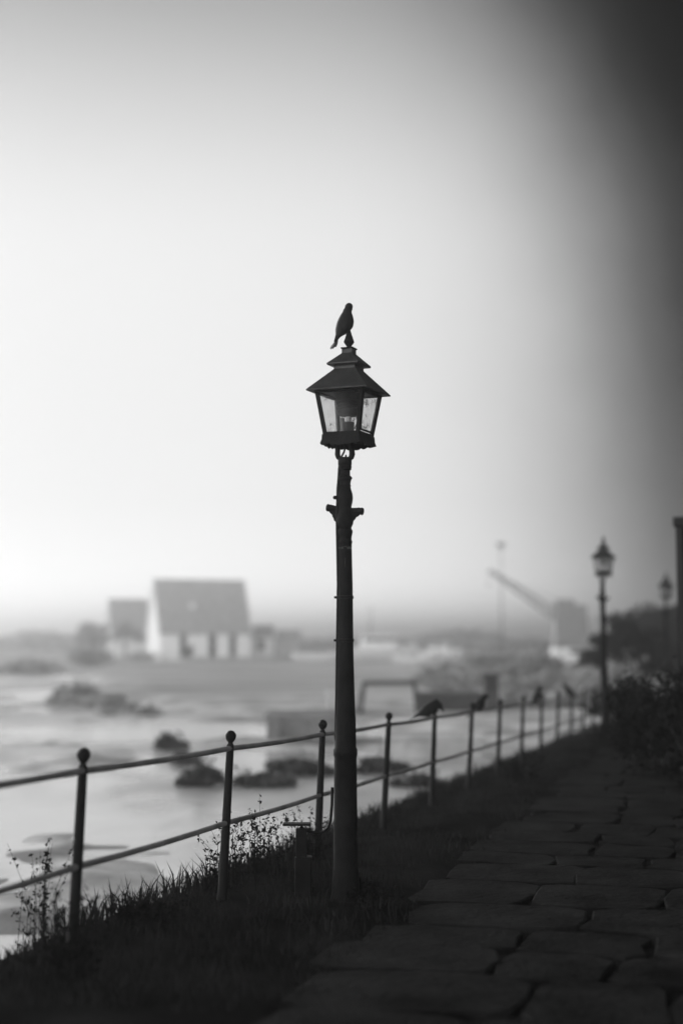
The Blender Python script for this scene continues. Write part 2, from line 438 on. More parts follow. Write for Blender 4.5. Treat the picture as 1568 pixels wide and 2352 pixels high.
def tree(name, loc, h, w, label, group=None, seed=1, n=1600, leaf=.16, mt='leaf'):
    rnd = random.Random(seed); root = empty(name, loc, 0, label, 'tree', group)
    t = MB(); cr = MB()
    t.tube([(0, 0, -.3), (rnd.uniform(-.1, .1), 0, h * .3), (rnd.uniform(-.2, .2), 0, h * .6), (0, 0, h * .85)], [h * .03, h * .022, h * .014, h * .004], 8)
    for k in range(9):
        a = k * 2.4 + rnd.uniform(-.4, .4); z0 = h * rnd.uniform(.25, .6); L = w * .5 * rnd.uniform(.5, .95)
        e = Vector((math.cos(a) * L, math.sin(a) * L, z0 + h * rnd.uniform(.1, .3)))
        t.tube([(0, 0, z0), (e.x * .5, e.y * .5, (z0 + e.z) / 2 + .05 * h), e], [h * .011, h * .007, h * .003], 5)
        leaves(cr, e, (w * .2, w * .2, h * .12), n // 12, leaf, rnd)
    for k in range(3):
        leaves(cr, (rnd.uniform(-.1, .1) * w, rnd.uniform(-.1, .1) * w, h * (.68 + .11 * k)), (w * .23, w * .23, h * .13), n // 12, leaf, rnd)
    t.build('trunk', M['bark'], root); cr.build('crown', M[mt], root, wn_=False)
    return root

# ------------------------------------------------------------------ street lamp
LY = 9.58
def zl(y): return P(790, y, LY).z
LB = path_z(LY)
def zc1(yc): return zl((720 + yc / 4.612) * .9185) - LB       # rows read off the lantern close-up
def zc2(yc): return zl((1080 + yc / 6.03) * .9185) - LB
U = FPX / LY                                                   # picture units per metre at the lamp
def make_lamp():
    root = empty('street_lamp', (0, 0, 0))
    YAW = R(-23.5)
    # column
    k2 = .9185 / 6.03 / U
    prof = [(400, 100), (425, 104), (450, 105), (500, 104), (508, 98), (516, 104), (545, 102), (552, 96), (560, 100), (572, 98), (585, 80), (660, 80), (672, 96), (690, 111), (705, 111), (730, 95), (790, 84), (806, 92), (822, 92), (835, 86), (880, 98), (920, 112), (960, 119), (1010, 121), (1060, 115), (1110, 103), (1130, 98), (1230, 110), (1260, 126), (1300, 131), (1350, 129), (1390, 122), (1450, 95), (1470, 104), (1490, 115), (1515, 117), (1560, 106), (1610, 99), (1635, 101), (1650, 110), (1672, 111), (1690, 103), (1760, 103), (2290, 114)]
    b = MB()
    pts = [(r * k2, zc2(y)) for y, r in prof]
    low = [(1500, 19.0), (1600, 21.5), (1640, 22.8), (1650, 23.8), (1716, 24.6), (1722, 27.2), (1734, 27.2), (1740, 25.6), (1850, 26.4), (1930, 26.8), (1990, 27), (2000, 29), (2012, 29), (2020, 30), (2045, 31)]
    pts += [(r / U, zl(y) - LB) for y, r in low]
    pts += [(.10, .02), (.10, -.08)]
    b.lathe(pts, 16); b.build('column', M['iron'], root, smooth=True)
    # bands and clamps with their bolts on the left
    for y in (1372, 1471):
        z = zl(y) - LB; r = .0572 if y < 1400 else .0595
        bb = MB(); bb.lathe([(r - .006, z - .011), (r, z - .009), (r, z + .009), (r - .006, z + .011)], 20)
        bb.box((-r - .006, -.01, z), (.022, .02, .016), bev=.003); bb.build('pipe_clamp', M['iron'], root, smooth=True)
    bb = MB(); bb.box((-.066, -.012, zc2(993)), (.02, .024, .024), bev=.004); bb.tube([(-.08, -.012, zc2(993)), (-.074, -.012, zc2(993))], .008, 8); bb.build('bolt', M['iron'], root)
    # conduit running up the left of the column
    bb = MB(); bb.tube([(-.0350, -.006, zc2(545)), (-.0385, -.006, zc2(700)), (-.0450, -.006, zc2(850)), (-.0480, -.006, zc2(1100)), (-.0510, -.006, zc2(1300)), (-.0500, -.006, zc2(1500)), (-.0480, -.006, zc2(1700)), (-.0440, -.010, zc2(2290)), (-.056, -.012, zl(1600) - LB), (-.062, -.012, zl(1700) - LB)], .0125, 10)
    bb.build('conduit', M['iron'], root, smooth=True)
    # ladder rest: moulded bar with leaf scrolls beneath
    lr = MB(); tilt = Matrix.Rotation(R(7.5), 4, 'Y') @ Matrix.Rotation(R(-14), 4, 'Z')
    zb = zc2(1172)
    secs = [(-.132, .012), (-.129, .022), (-.119, .028), (-.108, .024), (-.098, .026), (-.085, .0225), (-.05, .018), (0, .018), (.05, .018), (.085, .0225), (.098, .026), (.108, .024), (.119, .028), (.129, .022), (.132, .012)]
    rings = []
    for x, r in secs:
        rings.append([tilt @ Vector((x, r * .9 * math.cos(a), r * math.sin(a))) + Vector((0, 0, zb)) for a in [2 * math.pi * (k + .5) / 8 for k in range(8)]])
    lr.rings(rings); lr.build('ladder_rest', M['iron'], root, smooth=True)
    for sgn in (-1, 1):
        sc = MB(); off = 0 if sgn < 0 else -.014
        sc.tube([tilt @ Vector((sgn * x, 0, z + off * 0)) + Vector((0, 0, zb)) for x, z in ((.104, -.016), (.094, -.030), (.078, -.038), (.072, -.052), (.066, -.060), (.058, -.076), (.045, -.084), (.02, -.09))], [.008, .008, .009, .011, .009, .010, .010, .010], 8)
        zz = lambda x, z: (tilt @ Vector((x, 0, z))) + Vector((0, 0, zb))
        web = [zz(sgn * x, z) for x, z in ((.098, -.010), (.090, -.028), (.074, -.038), (.066, -.056), (.054, -.076), (.02, -.086), (.02, -.010))]
        sc.rings([[p_ + Vector((0, d_, 0)) for p_ in web] for d_ in (-.012, .012)])
        sc.build('scroll_bracket', M['iron'], root, smooth=True)
    # faint lettering-like scratches round the top of the shaft
    rm = random.Random(4); mk = MB()
    for i in range(15):
        a = R(-158 + i * 9.6); z = zc2(1752) + rm.uniform(-.002, .002); r = .0472
        c = Vector((math.cos(a) * r, math.sin(a) * r, z))
        ro = Matrix.Rotation(a + R(90), 4, 'Z')
        if rm.random() < .8: mk.box(c, (.0016, .0012, rm.uniform(.006, .016)), ro @ Matrix.Rotation(rm.uniform(-.5, .5), 4, 'Y'))
        if rm.random() < .75: mk.box(c + Vector((0, 0, rm.choice((-.006, .006, 0)))), (rm.uniform(.004, .008), .0013, .0015), ro)
    mk.build('paint_mark', M['mark'], root); mk = MB()
    for z in (1920, 1960, 1990, 2030): mk.box((.0, -.0492 - (z - 1920) * .00001, zc2(z)), (.0012, .0012, .012), Matrix())
    mk.build('paint_mark', M['mark'], root)
    # collar + fork carrying the lantern
    f = MB(); f.lathe([(.030, zc2(425)), (.046, zc2(415)), (.0465, zc2(395)), (.038, zc2(385)), (.02, zc2(382))], 20)
    f.build('collar', M['iron'], root, smooth=True)
    for sgn, th in ((-1, 1), (1, 1.08)):
        f = MB(); pp = [(sgn * .030, zc2(412)), (sgn * .043, zc2(385)), (sgn * .0495, zc2(340)), (sgn * .0480, zc2(280)), (sgn * .0460, zc2(200)), (sgn * .0500, zc2(120))]
        f.tube([(x, 0, z) for x, z in pp], [.015 * th, .018 * th, .0185 * th, .018 * th, .018 * th, .02 * th], 8)
        f.build('fork_arm', M['iron'], root, smooth=True)
    cb = MB(); cb.tube([(-.022, -.004, zc2(400)), (-.020, -.004, zc2(365)), (-.006, -.004, zc2(310)), (.002, -.004, zc2(250)), (-.004, -.004, zc2(190)), (0, -.004, zc2(130))], .0066, 8); cb.build('cable', M['rubber'], root, smooth=True); cb = MB()
    cb.tube([(.004, .006, zc2(390)), (.008, .006, zc2(365)), (.007, .006, zc2(345))], .006, 6); cb.build('cable', M['rubber'], root, smooth=True)
    # lantern (turned)
    L = empty('lantern', (0, 0, 0)); L.parent = root; L.rotation_euler = (0, R(.5), YAW)
    zt, zbm = zc1(1212), zc1(1712)
    wt, wb = .352, .262
    def corner(sx, sy, z, ins=0):
        t = (z - zbm) / (zt - zbm); w = (wb + (wt - wb) * t) / 2 - ins
        return Vector((sx * w, sy * w, z))
    fr = MB()
    for sx_, sy_ in ((-1, -1), (1, -1), (1, 1), (-1, 1)):
        rs = []
        for z in (zbm, zt):
            c = corner(sx_, sy_, z); q = .024
            rs.append([c, c + Vector((-sx_ * q, 0, 0)), c + Vector((-sx_ * q, -sy_ * q, 0)), c + Vector((0, -sy_ * q, 0))])
        fr.rings(rs)
    for z, hh in ((zbm + .008, .018), (zt - .008, .018)):
        for k in range(4):
            w = (wb + (wt - wb) * (z - zbm) / (zt - zbm)); ro = Matrix.Rotation(k * math.pi / 2, 4, 'Z')
            fr.box(ro @ Vector((0, -w / 2 + .0105, z)), (w - .046, .016, hh), ro)
    fr.build('lantern_frame', M['iron'], L)
    for k in range(4):
        gl = MB(); ro = Matrix.Rotation(k * math.pi / 2, 4, 'Z'); rs = []
        for z in (zbm + .015, zt - .015):
            t = (z - zbm) / (zt - zbm); w = (wb + (wt - wb) * t) / 2
            rs.append([ro @ Vector(p) for p in ((-w + .022, -w + .010, z), (w - .022, -w + .010, z), (w - .022, -w + .013, z), (-w + .022, -w + .013, z))])
        gl.rings(rs); gl.build('glass_pane', M['glass'], L)
        if k == 1:      # the right pane has a hinged inner frame
            hf = MB()
            for z, s_ in ((zbm + .027, .012), (zt - .024, .008)):
                w = (wb + (wt - wb) * (z - zbm) / (zt - zbm)); hf.box(ro @ Vector((0, -w / 2 - .001, z)), (w - .05, .01, s_), ro)
            zq = [zbm + .022, zt - .022]; wq = [(wb + (wt - wb) * (z_ - zbm) / (zt - zbm)) for z_ in zq]
            for sg_ in (-1, 1): hf.tube([ro @ Vector((sg_ * (wq[0] / 2 - .028), -wq[0] / 2 - .001, zq[0])), ro @ Vector((sg_ * (wq[1] / 2 - .028), -wq[1] / 2 - .001, zq[1]))], .0045, 6)
            hf.build('door_frame', M['iron'], L)
    # skirt with ragged scalloped edge
    sk = MB(); n = 18
    for k in range(4):
        ro = Matrix.Rotation(k * math.pi / 2, 4, 'Z'); up, mid, dn, ins = [], [], [], []
        rs_ = random.Random(20 + k)
        for i in range(n + 1):
            t = i / n * 2 - 1; w0, w1, w2 = .272 / 2, .276 / 2, .292 / 2
            sc_ = abs(math.sin(i / n * math.pi * 5)) * .012 + .016 * (1 - abs(t)) ** .8 + rs_.uniform(0, .006)
            if i in (0, n): sc_ = 0.010
            up.append(ro @ Vector((t * w0, -w0, zc1(1708)))); mid.append(ro @ Vector((t * w1, -w1, zc1(1768))))
            dn.append(ro @ Vector((t * w2, -w2, zc1(1806) + .006 - sc_)))
        for a_, b_ in ((up, mid), (mid, dn)):
            va = [sk.bm.verts.new(p) for p in a_]; vb = [sk.bm.verts.new(p) for p in b_]
            for i in range(n): sk.bm.faces.new((va[i], va[i + 1], vb[i + 1], vb[i]))
    sk.squares([(.264, zc1(1708)), (.270, zc1(1725)), (.262, zc1(1740))])
    sko = sk.build('skirt', M['iron'], L)
    so_ = sko.modifiers.new('thickness', 'SOLIDIFY'); so_.thickness = .003
    # roof tiers
    rf = MB()
    rf.squares([(.365, zc1(1222)), (.436, zc1(1222)), (.440, zc1(1212)), (.436, zc1(1204)), (.156, zc1(952)), (.154, zc1(905)), (.12, zc1(900))])
    ro_ = rf.build('roof', M['zinc'], L); bv = ro_.modifiers.new('edge', 'BEVEL'); bv.width = .0015; bv.segments = 2; bv.limit_method = 'ANGLE'
    rf = MB(); rf.squares([(.16, zc1(912)), (.222, zc1(912)), (.231, zc1(902)), (.231, zc1(890)), (.0765, zc1(764)), (.0755, zc1(715)), (.06, zc1(712))])
    ro_ = rf.build('upper_roof', M['zinc'], L); bv = ro_.modifiers.new('edge', 'BEVEL'); bv.width = .0015; bv.segments = 2; bv.limit_method = 'ANGLE'
    rf = MB(); rf.squares([(.066, zc1(722)), (.084, zc1(712)), (.089, zc1(704)), (.084, zc1(697)), (.03, zc1(694))]); rf.build('cap', M['iron'], L)
    fi = MB(); fi.lathe([(.018, zc1(696)), (.0165, zc1(680)), (.0385, zc1(630)), (.036, zc1(618)), (.006, zc1(476)), (.0015, zc1(470))], 8); fi.build('finial', M['iron'], L)
    # control gear, shade, bulb and socket inside
    gg = MB()
    gg.lathe([(.082, zc1(1225)), (.086, zc1(1305)), (.078, zc1(1308))], 20)
    gg.lathe([(.080, zc1(1310)), (.083, zc1(1325)), (.070, zc1(1345)), (.082, zc1(1360)), (.083, zc1(1380)), (.069, zc1(1400)), (.081, zc1(1415)), (.078, zc1(1450)), (.066, zc1(1478)), (.045, zc1(1486)), (.01, zc1(1488))], 24)
    gg.build('reflector', M['rubber'], L, smooth=True)
    bu = MB(); bu.lathe([(.006, zc1(1480)), (.019, zc1(1486)), (.020, zc1(1520)), (.018, zc1(1550)), (.016, zc1(1556))], 16); bu.build('bulb', M['clear'], L, smooth=True)
    so2 = MB(); so2.lathe([(.036, zc1(1552)), (.040, zc1(1560)), (.038, zc1(1640)), (.040, zc1(1715)), (.02, zc1(1718))], 20); so2.build('socket', M['rubber'], L, smooth=True)
    wr = MB(); wr.tube([(-.030, .006, zc1(1552)), (-.045, .006, zc1(1515)), (-.052, .006, zc1(1480))], .0022, 6); wr.build('wire', M['rubber'], L); wr = MB(); wr.tube([(.030, .01, zc1(1552)), (.038, .01, zc1(1520)), (.044, .01, zc1(1480))], .0022, 6); wr.build('wire', M['rubber'], L)
    gs = MB(); gs.tube([(-.068, .05, zc1(1485)), (-.064, .05, zc1(1600)), (-.063, .05, zc1(1712))], .017, 10); gs.build('side_tube', M['worn'], L, smooth=True)
    ub = MB(); ub.box((0, 0, zc1(1722)), (.25, .25, .008)); ub.box((0, 0, zc1(1765)), (.12, .03, .03), Matrix.Rotation(-YAW, 4, 'Z')); ub.build('base_plate', M['iron'], L)
    return root
lamp = make_lamp()
lamp.location = (P(793.5, 1500, LY).x, LY, LB); lamp.rotation_euler = (0, R(-.1), 0)
tag(lamp, 'tall sharp black cast iron lamp post in the centre with a bird on its lantern', 'street lamp', 'old lamp posts along the promenade')
for (px, D, lab) in ((1386, 28.5, 'smaller blurred lamp post right of the fence, second along the promenade'), (1530, 43, 'faint farthest lamp post beside the dark building corner at the right edge')):
    c = copy_tree(lamp); c.location = (P(px, 1500, D).x, D, path_z(D)); tag(c, lab)

# ------------------------------------------------------------------ fence
fence = empty('railing', (FX(7.62), 7.62, fence_z(7.62)), 0, 'thin iron railing with ball topped posts running along the bank', 'railing')
fo = fence.location.copy()
pm = MB(); pm.lathe([(.036, -.1), (.036, .015), (.032, .03), (.030, .4), (.026, .96), (.025, 1.02), (.017, 1.035), (.017, 1.045)], 12)
post0 = pm.build('post', M['steel'], fence, smooth=True)
bm_ = MB(); bm_.lathe([(.015, 1.04), (.024, 1.05), (.034, 1.066), (.037, 1.083), (.034, 1.10), (.022, 1.115), (.006, 1.122)], 14)
cap0 = bm_.build('ball_cap', M['iron'], post0, smooth=True)
LEAN = R(2.7)
def fence_pt(Y, h): return Vector((FX(Y) + h * math.tan(LEAN), Y, fence_z(Y) + h))
for i in range(-3, 22):
    Y = 7.62 + 2.165 * i
    p, c = (post0, cap0)
    if i != -3:
        p = post0.copy(); C.objects.link(p); c = cap0.copy(); C.objects.link(c); c.parent = p; p.parent = fence
    p.location = Vector((FX(Y), Y, fence_z(Y))) - fo
    rr = random.Random(i + 50)
    p.rotation_euler = (rr.uniform(-.008, .008), LEAN + rr.uniform(-.009, .009), 0)
for h in (1.0, .5):
    rr = random.Random(int(h * 10)); rm_ = MB(); pts = []
    for k in range(-12, 86):
        Y = 7.62 + 2.165 * k / 4 ; sag = 0 if k % 4 == 0 else (.010 if k % 2 == 0 else .007)
        pts.append(fence_pt(Y, h - sag) + Vector((0, 0, 0)) - fo)
    rm_.tube(pts, .018, 8); rm_.build('rail', M['railm'], fence, smooth=True)

# ------------------------------------------------------------------ crows
def make_crow(loc, rz, tilt, neck, label, head_yaw=0, tailspread=.03, group='black birds perched along the promenade', legs=.05, scale=1.0, look=.05):
    """origin at the feet; the bird looks along local +x; tilt raises the trunk; neck bends the head (+ up, - down)"""
    root = empty('crow', loc, rz, label, 'bird', group); root.scale = (scale,) * 3
    T = Matrix.Rotation(-tilt, 4, 'Y')
    hip = Vector((0, 0, legs + .028))
    def q(x, z): return hip + T @ Vector((x, 0, z))
    # trunk ellipses from tail root to neck: (x, z, half width, half height)
    sec = [(-.105, .004, .012, .010), (-.085, .004, .025, .022), (-.055, .004, .039, .038), (-.02, .002, .049, .051), (.02, .002, .052, .056), (.05, .008, .047, .051), (.075, .018, .038, .040)]
    base = q(.095, .032); nd = tilt + neck
    rings = []; n = 16
    def ring(c, d, w, h):
        d = d.normalized(); sidev = Vector((-d.y, max(d.x, .02) if abs(d.y) < .02 else d.x, 0)).normalized(); upv = sidev.cross(d) * -1
        return [c + sidev * w * math.cos(2 * math.pi * k / n) + upv * h * math.sin(2 * math.pi * k / n) for k in range(n)]
    dirT = T @ Vector((1, 0, 0))
    for x, z, w, h in sec: rings.append(ring(q(x, z), dirT, w, h))
    hd = Vector((math.cos(nd), 0, math.sin(nd)))
    fd = Vector((math.cos(look), 0, math.sin(look)))
    fd = Matrix.Rotation(head_yaw, 4, 'Z') @ fd
    c = base; rings.append(ring(c, (dirT + hd), .029, .030))
    c = base + hd * .022; rings.append(ring(c, hd + fd * .5, .026, .028))
    hc = base + hd * .038 + fd * .008; rings.append(ring(hc, fd + hd * .4, .0265, .028))
    c = hc + fd * .014 + Vector((0, 0, .001)); rings.append(ring(c, fd, .0235, .023))
    c = hc + fd * .026; rings.append(ring(c, fd, .014, .0135))
    c = hc + fd * .032 - Vector((0, 0, .001)); rings.append(ring(c, fd, .0085, .0095))
    b = MB(); b.rings([[Vector((v.x, v.y * 1.1, v.z)) for v in r_] for r_ in rings]); b.build('body', M['feather'], root, smooth=True)
    bk = MB(); rs = []
    for t, w, h, dz in ((.030, .0075, .0085, -.001), (.042, .006, .0072, -.0012), (.055, .0038, .0048, -.003), (.064, .001, .0014, -.0065)): rs.append(ring(hc + fd * t + Vector((0, 0, dz)), fd, w, h))
    bk.rings(rs); bk.build('beak', M['hornm'], root, smooth=True)
    for sg in (-1, 1):
        e = MB(); sdv = Matrix.Rotation(head_yaw, 4, 'Z') @ Vector((0, 1, 0)); e.ball(hc + fd * .014 + sdv * sg * .0195 + Vector((0, 0, .006)), .0032, sub=1); e.build('eye', M['clear'], root)
        # folded wing: long teardrop shell lying on the flank
        w = MB(); rs = []
        for x, z, hh, th, y in ((.068, .012, .012, .006, .026), (.05, .008, .028, .009, .036), (.015, .004, .034, .010, .043), (-.03, .003, .028, .009, .037), (-.07, .003, .018, .007, .023), (-.11, .003, .011, .005, .011), (-.145, .003, .005, .003, .006)):
            cc = q(x, z) + Vector((0, sg * y, 0)); uv = T @ Vector((0, 0, 1))
            rs.append([cc + uv * hh * math.cos(2 * math.pi * k / 10) + Vector((0, sg * th * math.sin(2 * math.pi * k / 10), 0)) for k in range(10)])
        w.rings(rs); w.build('wing', M['feather'], root, smooth=True)
        # leg and toes
        lg = MB(); kn = hip + T @ Vector((-.012, 0, -.03)) + Vector((0, sg * .016, 0)); an = Vector((-.004, sg * .015, .012))
        lg.tube([hip + T @ Vector((.0, 0, -.012)) + Vector((0, sg * .020, 0)), kn], [.014, .005], 8)
        lg.tube([kn, (-.012, sg * .016, legs * .55), an, (0, sg * .014, .004)], [.0042, .003, .0028, .003], 6)
        for a, L_ in ((0, .026), (.55, .020), (-.55, .020), (3.14, .018)):
            lg.tube([(0, sg * .014, .004), (math.cos(a) * L_ * .6, sg * .014 + math.sin(a) * L_ * .6, .006), (math.cos(a) * L_, sg * .014 + math.sin(a) * L_, -.002)], [.003, .0024, .001], 5)
        lg.build('leg', M['hornm'], root, smooth=True)
    # tail: fan of separate feathers
    tl = MB()
    for k in range(-3, 4):
        a = k * tailspread * 2.2; d = T @ (Matrix.Rotation(a, 4, 'Z') @ Vector((-1, 0, -.06))).normalized(); sv = d.cross(T @ Vector((0, 0, 1))).normalized(); uv = T @ Vector((0, 0, 1))
        st = q(-.085, .0) + sv * k * .003; L_ = .115 - abs(k) * .004 + (.006 if k % 2 else 0); rs = []
        for t, w_ in ((0, .006), (.4, .010), (.85, .0115), (1, .006)):
            cc = st + d * L_ * t + uv * (.0012 * (3 - abs(k)))
            rs.append([cc + sv * w_, cc + uv * .0018, cc - sv * w_, cc - uv * .0018])
        tl.rings(rs)
    tl.build('tail', M['hornm'], root)
    return root
fin = lamp.location.z + zc1(476)
make_crow((lamp.location.x - .006, LY, fin - .032), R(35), R(58), R(8), 'small black bird perched upright on the finial of the central lamp post', head_yaw=R(75), tailspread=.06, legs=.030, scale=1.02)
# birds along the top rail
def rail_top(px):
    "point on the top rail seen at picture column px"
    Y = 11583 / (1700 - px)
    return fence_pt(Y, 1.0) + Vector((0, 0, .012))
p = rail_top(972); make_crow(p, R(12), R(26), R(-75), 'hunched black bird on the railing, nearest of the railing birds, head bowed over a post', scale=1.3, legs=.03, tailspread=.02, look=R(-50))
p = rail_top(1088); make_crow(p, R(35), R(34), R(-5), 'plump black bird on the railing, second from the central lamp post', scale=1.25, legs=.012, tailspread=.02)
p = rail_top(1222); make_crow(p, R(20), R(52), R(0), 'upright slim black bird on the railing, third from the central lamp post', scale=1.2, legs=.03, tailspread=.02)
p = rail_top(1300); make_crow(p, R(170), R(40), R(0), 'dim small black bird on the far railing, farthest from the central lamp post', scale=1.3, legs=.03, tailspread=.02)

# ------------------------------------------------------------------ standpipe by the lamp
sy = 9.75
def gz(X, Y): return ground_z(X, Y)
xx = P(692, 1900, sy).x; st = empty('water_standpipe', (xx, sy, gz(xx, sy)), 0, 'short dark standpipe with flat pale top and curved arm left of the central lamp post', 'standpipe')
zt_ = P(692, 1895, sy).z - st.location.z
b = MB(); b.box((0, 0, zt_ / 2 - .05), (.075, .075, zt_ + .06), bev=.006); b.box((.015, 0, zt_ * .28), (.115, .11, zt_ * .56), bev=.012); b.build('pillar', M['iron'], st)
b = MB(); b.box((-.03, 0, zt_ + .006), (.19, .10, .016), bev=.005); b.build('top_plate', M['steel'], st)
b = MB(); z1 = P(745, 1912, sy).z - st.location.z; xo = lambda px: P(px, 1900, sy).x - xx
b.tube([(xo(690), 0, zt_ - .01), (xo(705), 0, z1 + .008), (xo(725), 0, z1 - .004), (xo(742), 0, z1 + .002), (xo(753), 0, z1 + .03), (xo(759), 0, z1 + .08), (xo(762), 0, z1 + .18), (xo(763), 0, z1 + .30)], .010, 8); b.build('curved_arm', M['iron'], st, smooth=True)

# ------------------------------------------------------------------ weeds at the fence
def weed(px, ytop, Y, w, label, seed, n=26, grp='leafy weeds growing along the bank'):
    rnd = random.Random(seed); base = P(px, 1900, Y); base.z = ground_z(base.x, Y); h = P(px, ytop, Y).z - base.z
    root = empty('weed_plant', base, 0, label, 'plant', grp); s = MB(); l = MB()
    for k in range(n):
        a = rnd.uniform(0, 6.28); L_ = h * rnd.uniform(.3, 1.1); q = rnd.uniform(.2, 1.15) * w / 2
        pts = [Vector((0, 0, -.15)) + Vector((math.cos(a) * q * .7, math.sin(a) * q * .7, 0)), Vector((math.cos(a) * q * .5, math.sin(a) * q * .5, L_ * .6)), Vector((math.cos(a) * q, math.sin(a) * q, L_ * rnd.uniform(.75, 1)))]
        s.tube(pts, [.0022, .0016, .0008], 4)
        for j in range(34):
            t = rnd.random(); p_ = pts[1].lerp(pts[2], t) if rnd.random() < .45 else pts[0].lerp(pts[1], t)
            leaves(l, p_, (.03, .03, .03), 1, rnd.uniform(.007, .02), rnd)
    s.build('stem', M['leafd'], root); l.build('foliage', M['leafd'], root, wn_=False); return root
weed(165, 2020, 7.35, .42, 'spiky weed tuft at the foot of the nearest railing post on the left', 1, 34)
weed(95, 1905, 8.7, .40, 'dark twiggy plant left of the nearest railing post, leaning over the water', 2, 20)
weed(520, 1850, 10.1, .46, 'bushy weed around the foot of the second railing post', 3, 28)
weed(600, 1835, 10.9, .55, 'low leafy weed just right of the second railing post', 4, 24)
weed(700, 1850, 11.8, .50, 'low leafy weed behind the standpipe', 5, 30)
weed(345, 2050, 8.7, .60, 'flat weed mat between the first and second railing posts', 6, 46)
weed(840, 2020, 9.55, .34, 'low weed tuft on the right side of the central lamp foot', 8, 40)
weed(1195, 1735, 17.6, .7, 'dim weed clump on the bank below the second railing bird', 7, 40)

# clumps standing in the shallows
def wpt(px, py, z=WATER):
    D = (EYE - z) * FPX / (py - HOR); p_ = P(px, py, D); p_.z = z; return p_
def clump(px, py, wpx, hpx, label, seed, n=1400, cat='bush', grp='scrub clumps in the shallows', leaf=.10, nm='shrub', mt=None, d=None):
    p_ = wpt(px, py); k = p_.y / FPX
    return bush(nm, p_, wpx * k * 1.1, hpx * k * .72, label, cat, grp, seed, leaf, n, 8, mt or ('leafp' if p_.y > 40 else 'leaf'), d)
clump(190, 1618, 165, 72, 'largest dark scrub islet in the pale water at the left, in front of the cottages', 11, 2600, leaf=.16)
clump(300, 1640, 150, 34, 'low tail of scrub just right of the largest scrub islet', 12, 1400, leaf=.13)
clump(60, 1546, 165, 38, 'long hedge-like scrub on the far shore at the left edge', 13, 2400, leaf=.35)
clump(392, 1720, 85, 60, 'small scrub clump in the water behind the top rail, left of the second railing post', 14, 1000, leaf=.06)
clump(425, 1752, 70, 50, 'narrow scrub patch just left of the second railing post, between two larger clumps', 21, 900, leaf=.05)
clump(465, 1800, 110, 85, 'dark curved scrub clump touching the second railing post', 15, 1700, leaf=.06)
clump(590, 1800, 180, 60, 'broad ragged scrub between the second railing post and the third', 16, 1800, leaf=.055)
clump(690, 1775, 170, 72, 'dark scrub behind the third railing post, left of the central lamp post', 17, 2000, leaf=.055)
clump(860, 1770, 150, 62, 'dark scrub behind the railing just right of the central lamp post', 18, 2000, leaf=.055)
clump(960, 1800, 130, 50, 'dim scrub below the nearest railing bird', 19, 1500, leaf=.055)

# ------------------------------------------------------------------ far shore
GZ = lambda D: meadow_z(D)
def at(px, D, z=None):
    p_ = P(px, 1500, D); p_.z = GZ(D) if z is None else z; return p_
def house(name, px0, px1, D, y_ridge, y_eave, y_base, label, group=None, windows=(), yaw=8, shift=-16, skylight=True, wallm='white', chim=False):
    k = D / FPX; w = (px1 - px0) * k; dep = w * .62
    zb = GZ(D); zr = P(784, y_ridge, D).z - zb; ze = P(784, y_eave, D).z - zb
    root = empty(name, at((px0 + px1) / 2, D), R(yaw), label, 'house', group)
    b = MB()
    hw, hd = w / 2, dep / 2
    rg = [(-hd, -1), (hd, -1), (hd, ze), (0, zr - .12), (-hd, ze)]
    b.rings([[Vector((-hw, y, z)) for y, z in rg], [Vector((hw, y, z)) for y, z in rg]]); b.build('wall', M[wallm], root)
    r = MB(); o = .35; sl = (zr - ze) / hd
    for s_ in (-1, 1):
        q = [(0, zr), (s_ * (hd + o), ze - sl * o), (s_ * (hd + o), ze - sl * o + .16), (0, zr + .18)]
        r.rings([[Vector((-hw - .12, y, z)) for y, z in q], [Vector((hw + .12, y, z)) for y, z in q]])
    ro = r.build('roof', M['roof'], root)
    if skylight:
        f = MB(); t = .55; n_ = Vector((0, -(zr - ze), -hd)).normalized()
        cpt = Vector((-w * .12, -hd * t, ze + (zr - ze) * (1 - t) + .2)); rm = Matrix.Rotation(math.atan2(zr - ze, hd), 4, 'X')
        f.box(cpt, (.75, .75, .14), rm); f.build('skylight', M['white'], ro)
    for s_ in (-1, 1):
        bb = MB()
        for s2 in (-1, 1):
            q = [(0, zr - .15), (s2 * (hd + o), ze - sl * o - .1), (s2 * (hd + o), ze - sl * o + .2), (0, zr + .24)]
            x0 = s_ * (hw + .12); x1 = x0 + s_ * .22
            bb.rings([[Vector((x0, y, z)) for y, z in q], [Vector((x1, y, z)) for y, z in q]])
        bb.build('bargeboard', M['white'], root)
    for fx, ww, z0, z1 in windows:
        wi = MB(); wi.box((fx * hw, -hd - .02, (z0 + z1) / 2 * ze), (ww, .10, (z1 - z0) * ze)); wo_ = wi.build('window', M['white'], root)
        pa = MB(); pa.box((fx * hw, -hd - .075, (z0 + z1) / 2 * ze), (ww * .82, .03, (z1 - z0) * ze * .92)); pa.build('pane', M['pane'], wo_)
    return root
ck = 140 / FPX
cot = house('cottage', 352, 560, 200, 1334, 1447, 1517, 'white walled cottage with steep dark roof and three tall dark openings', None, ((-.5, 1.15, .04, .93), (.14, 1.25, .04, .93), (.6, 1.15, .10, .9)), yaw=20)
house('cottage', 250, 336, 235, 1378, 1440, 1512, 'fainter half hidden cottage left of the white cottage, hazy grey roof', None, (), yaw=20, skylight=False, wallm='white')
house('shed', 574, 628, 206, 1438, 1458, 1512, 'small white shed with one square window against the white cottage', None, ((.0, 1.3, .35, .8),), yaw=-4, skylight=False)
house('shed', 632, 690, 212, 1450, 1462, 1514, 'low dark roofed shed right of the small white shed', None, (), yaw=-4, skylight=False, wallm='concrete')
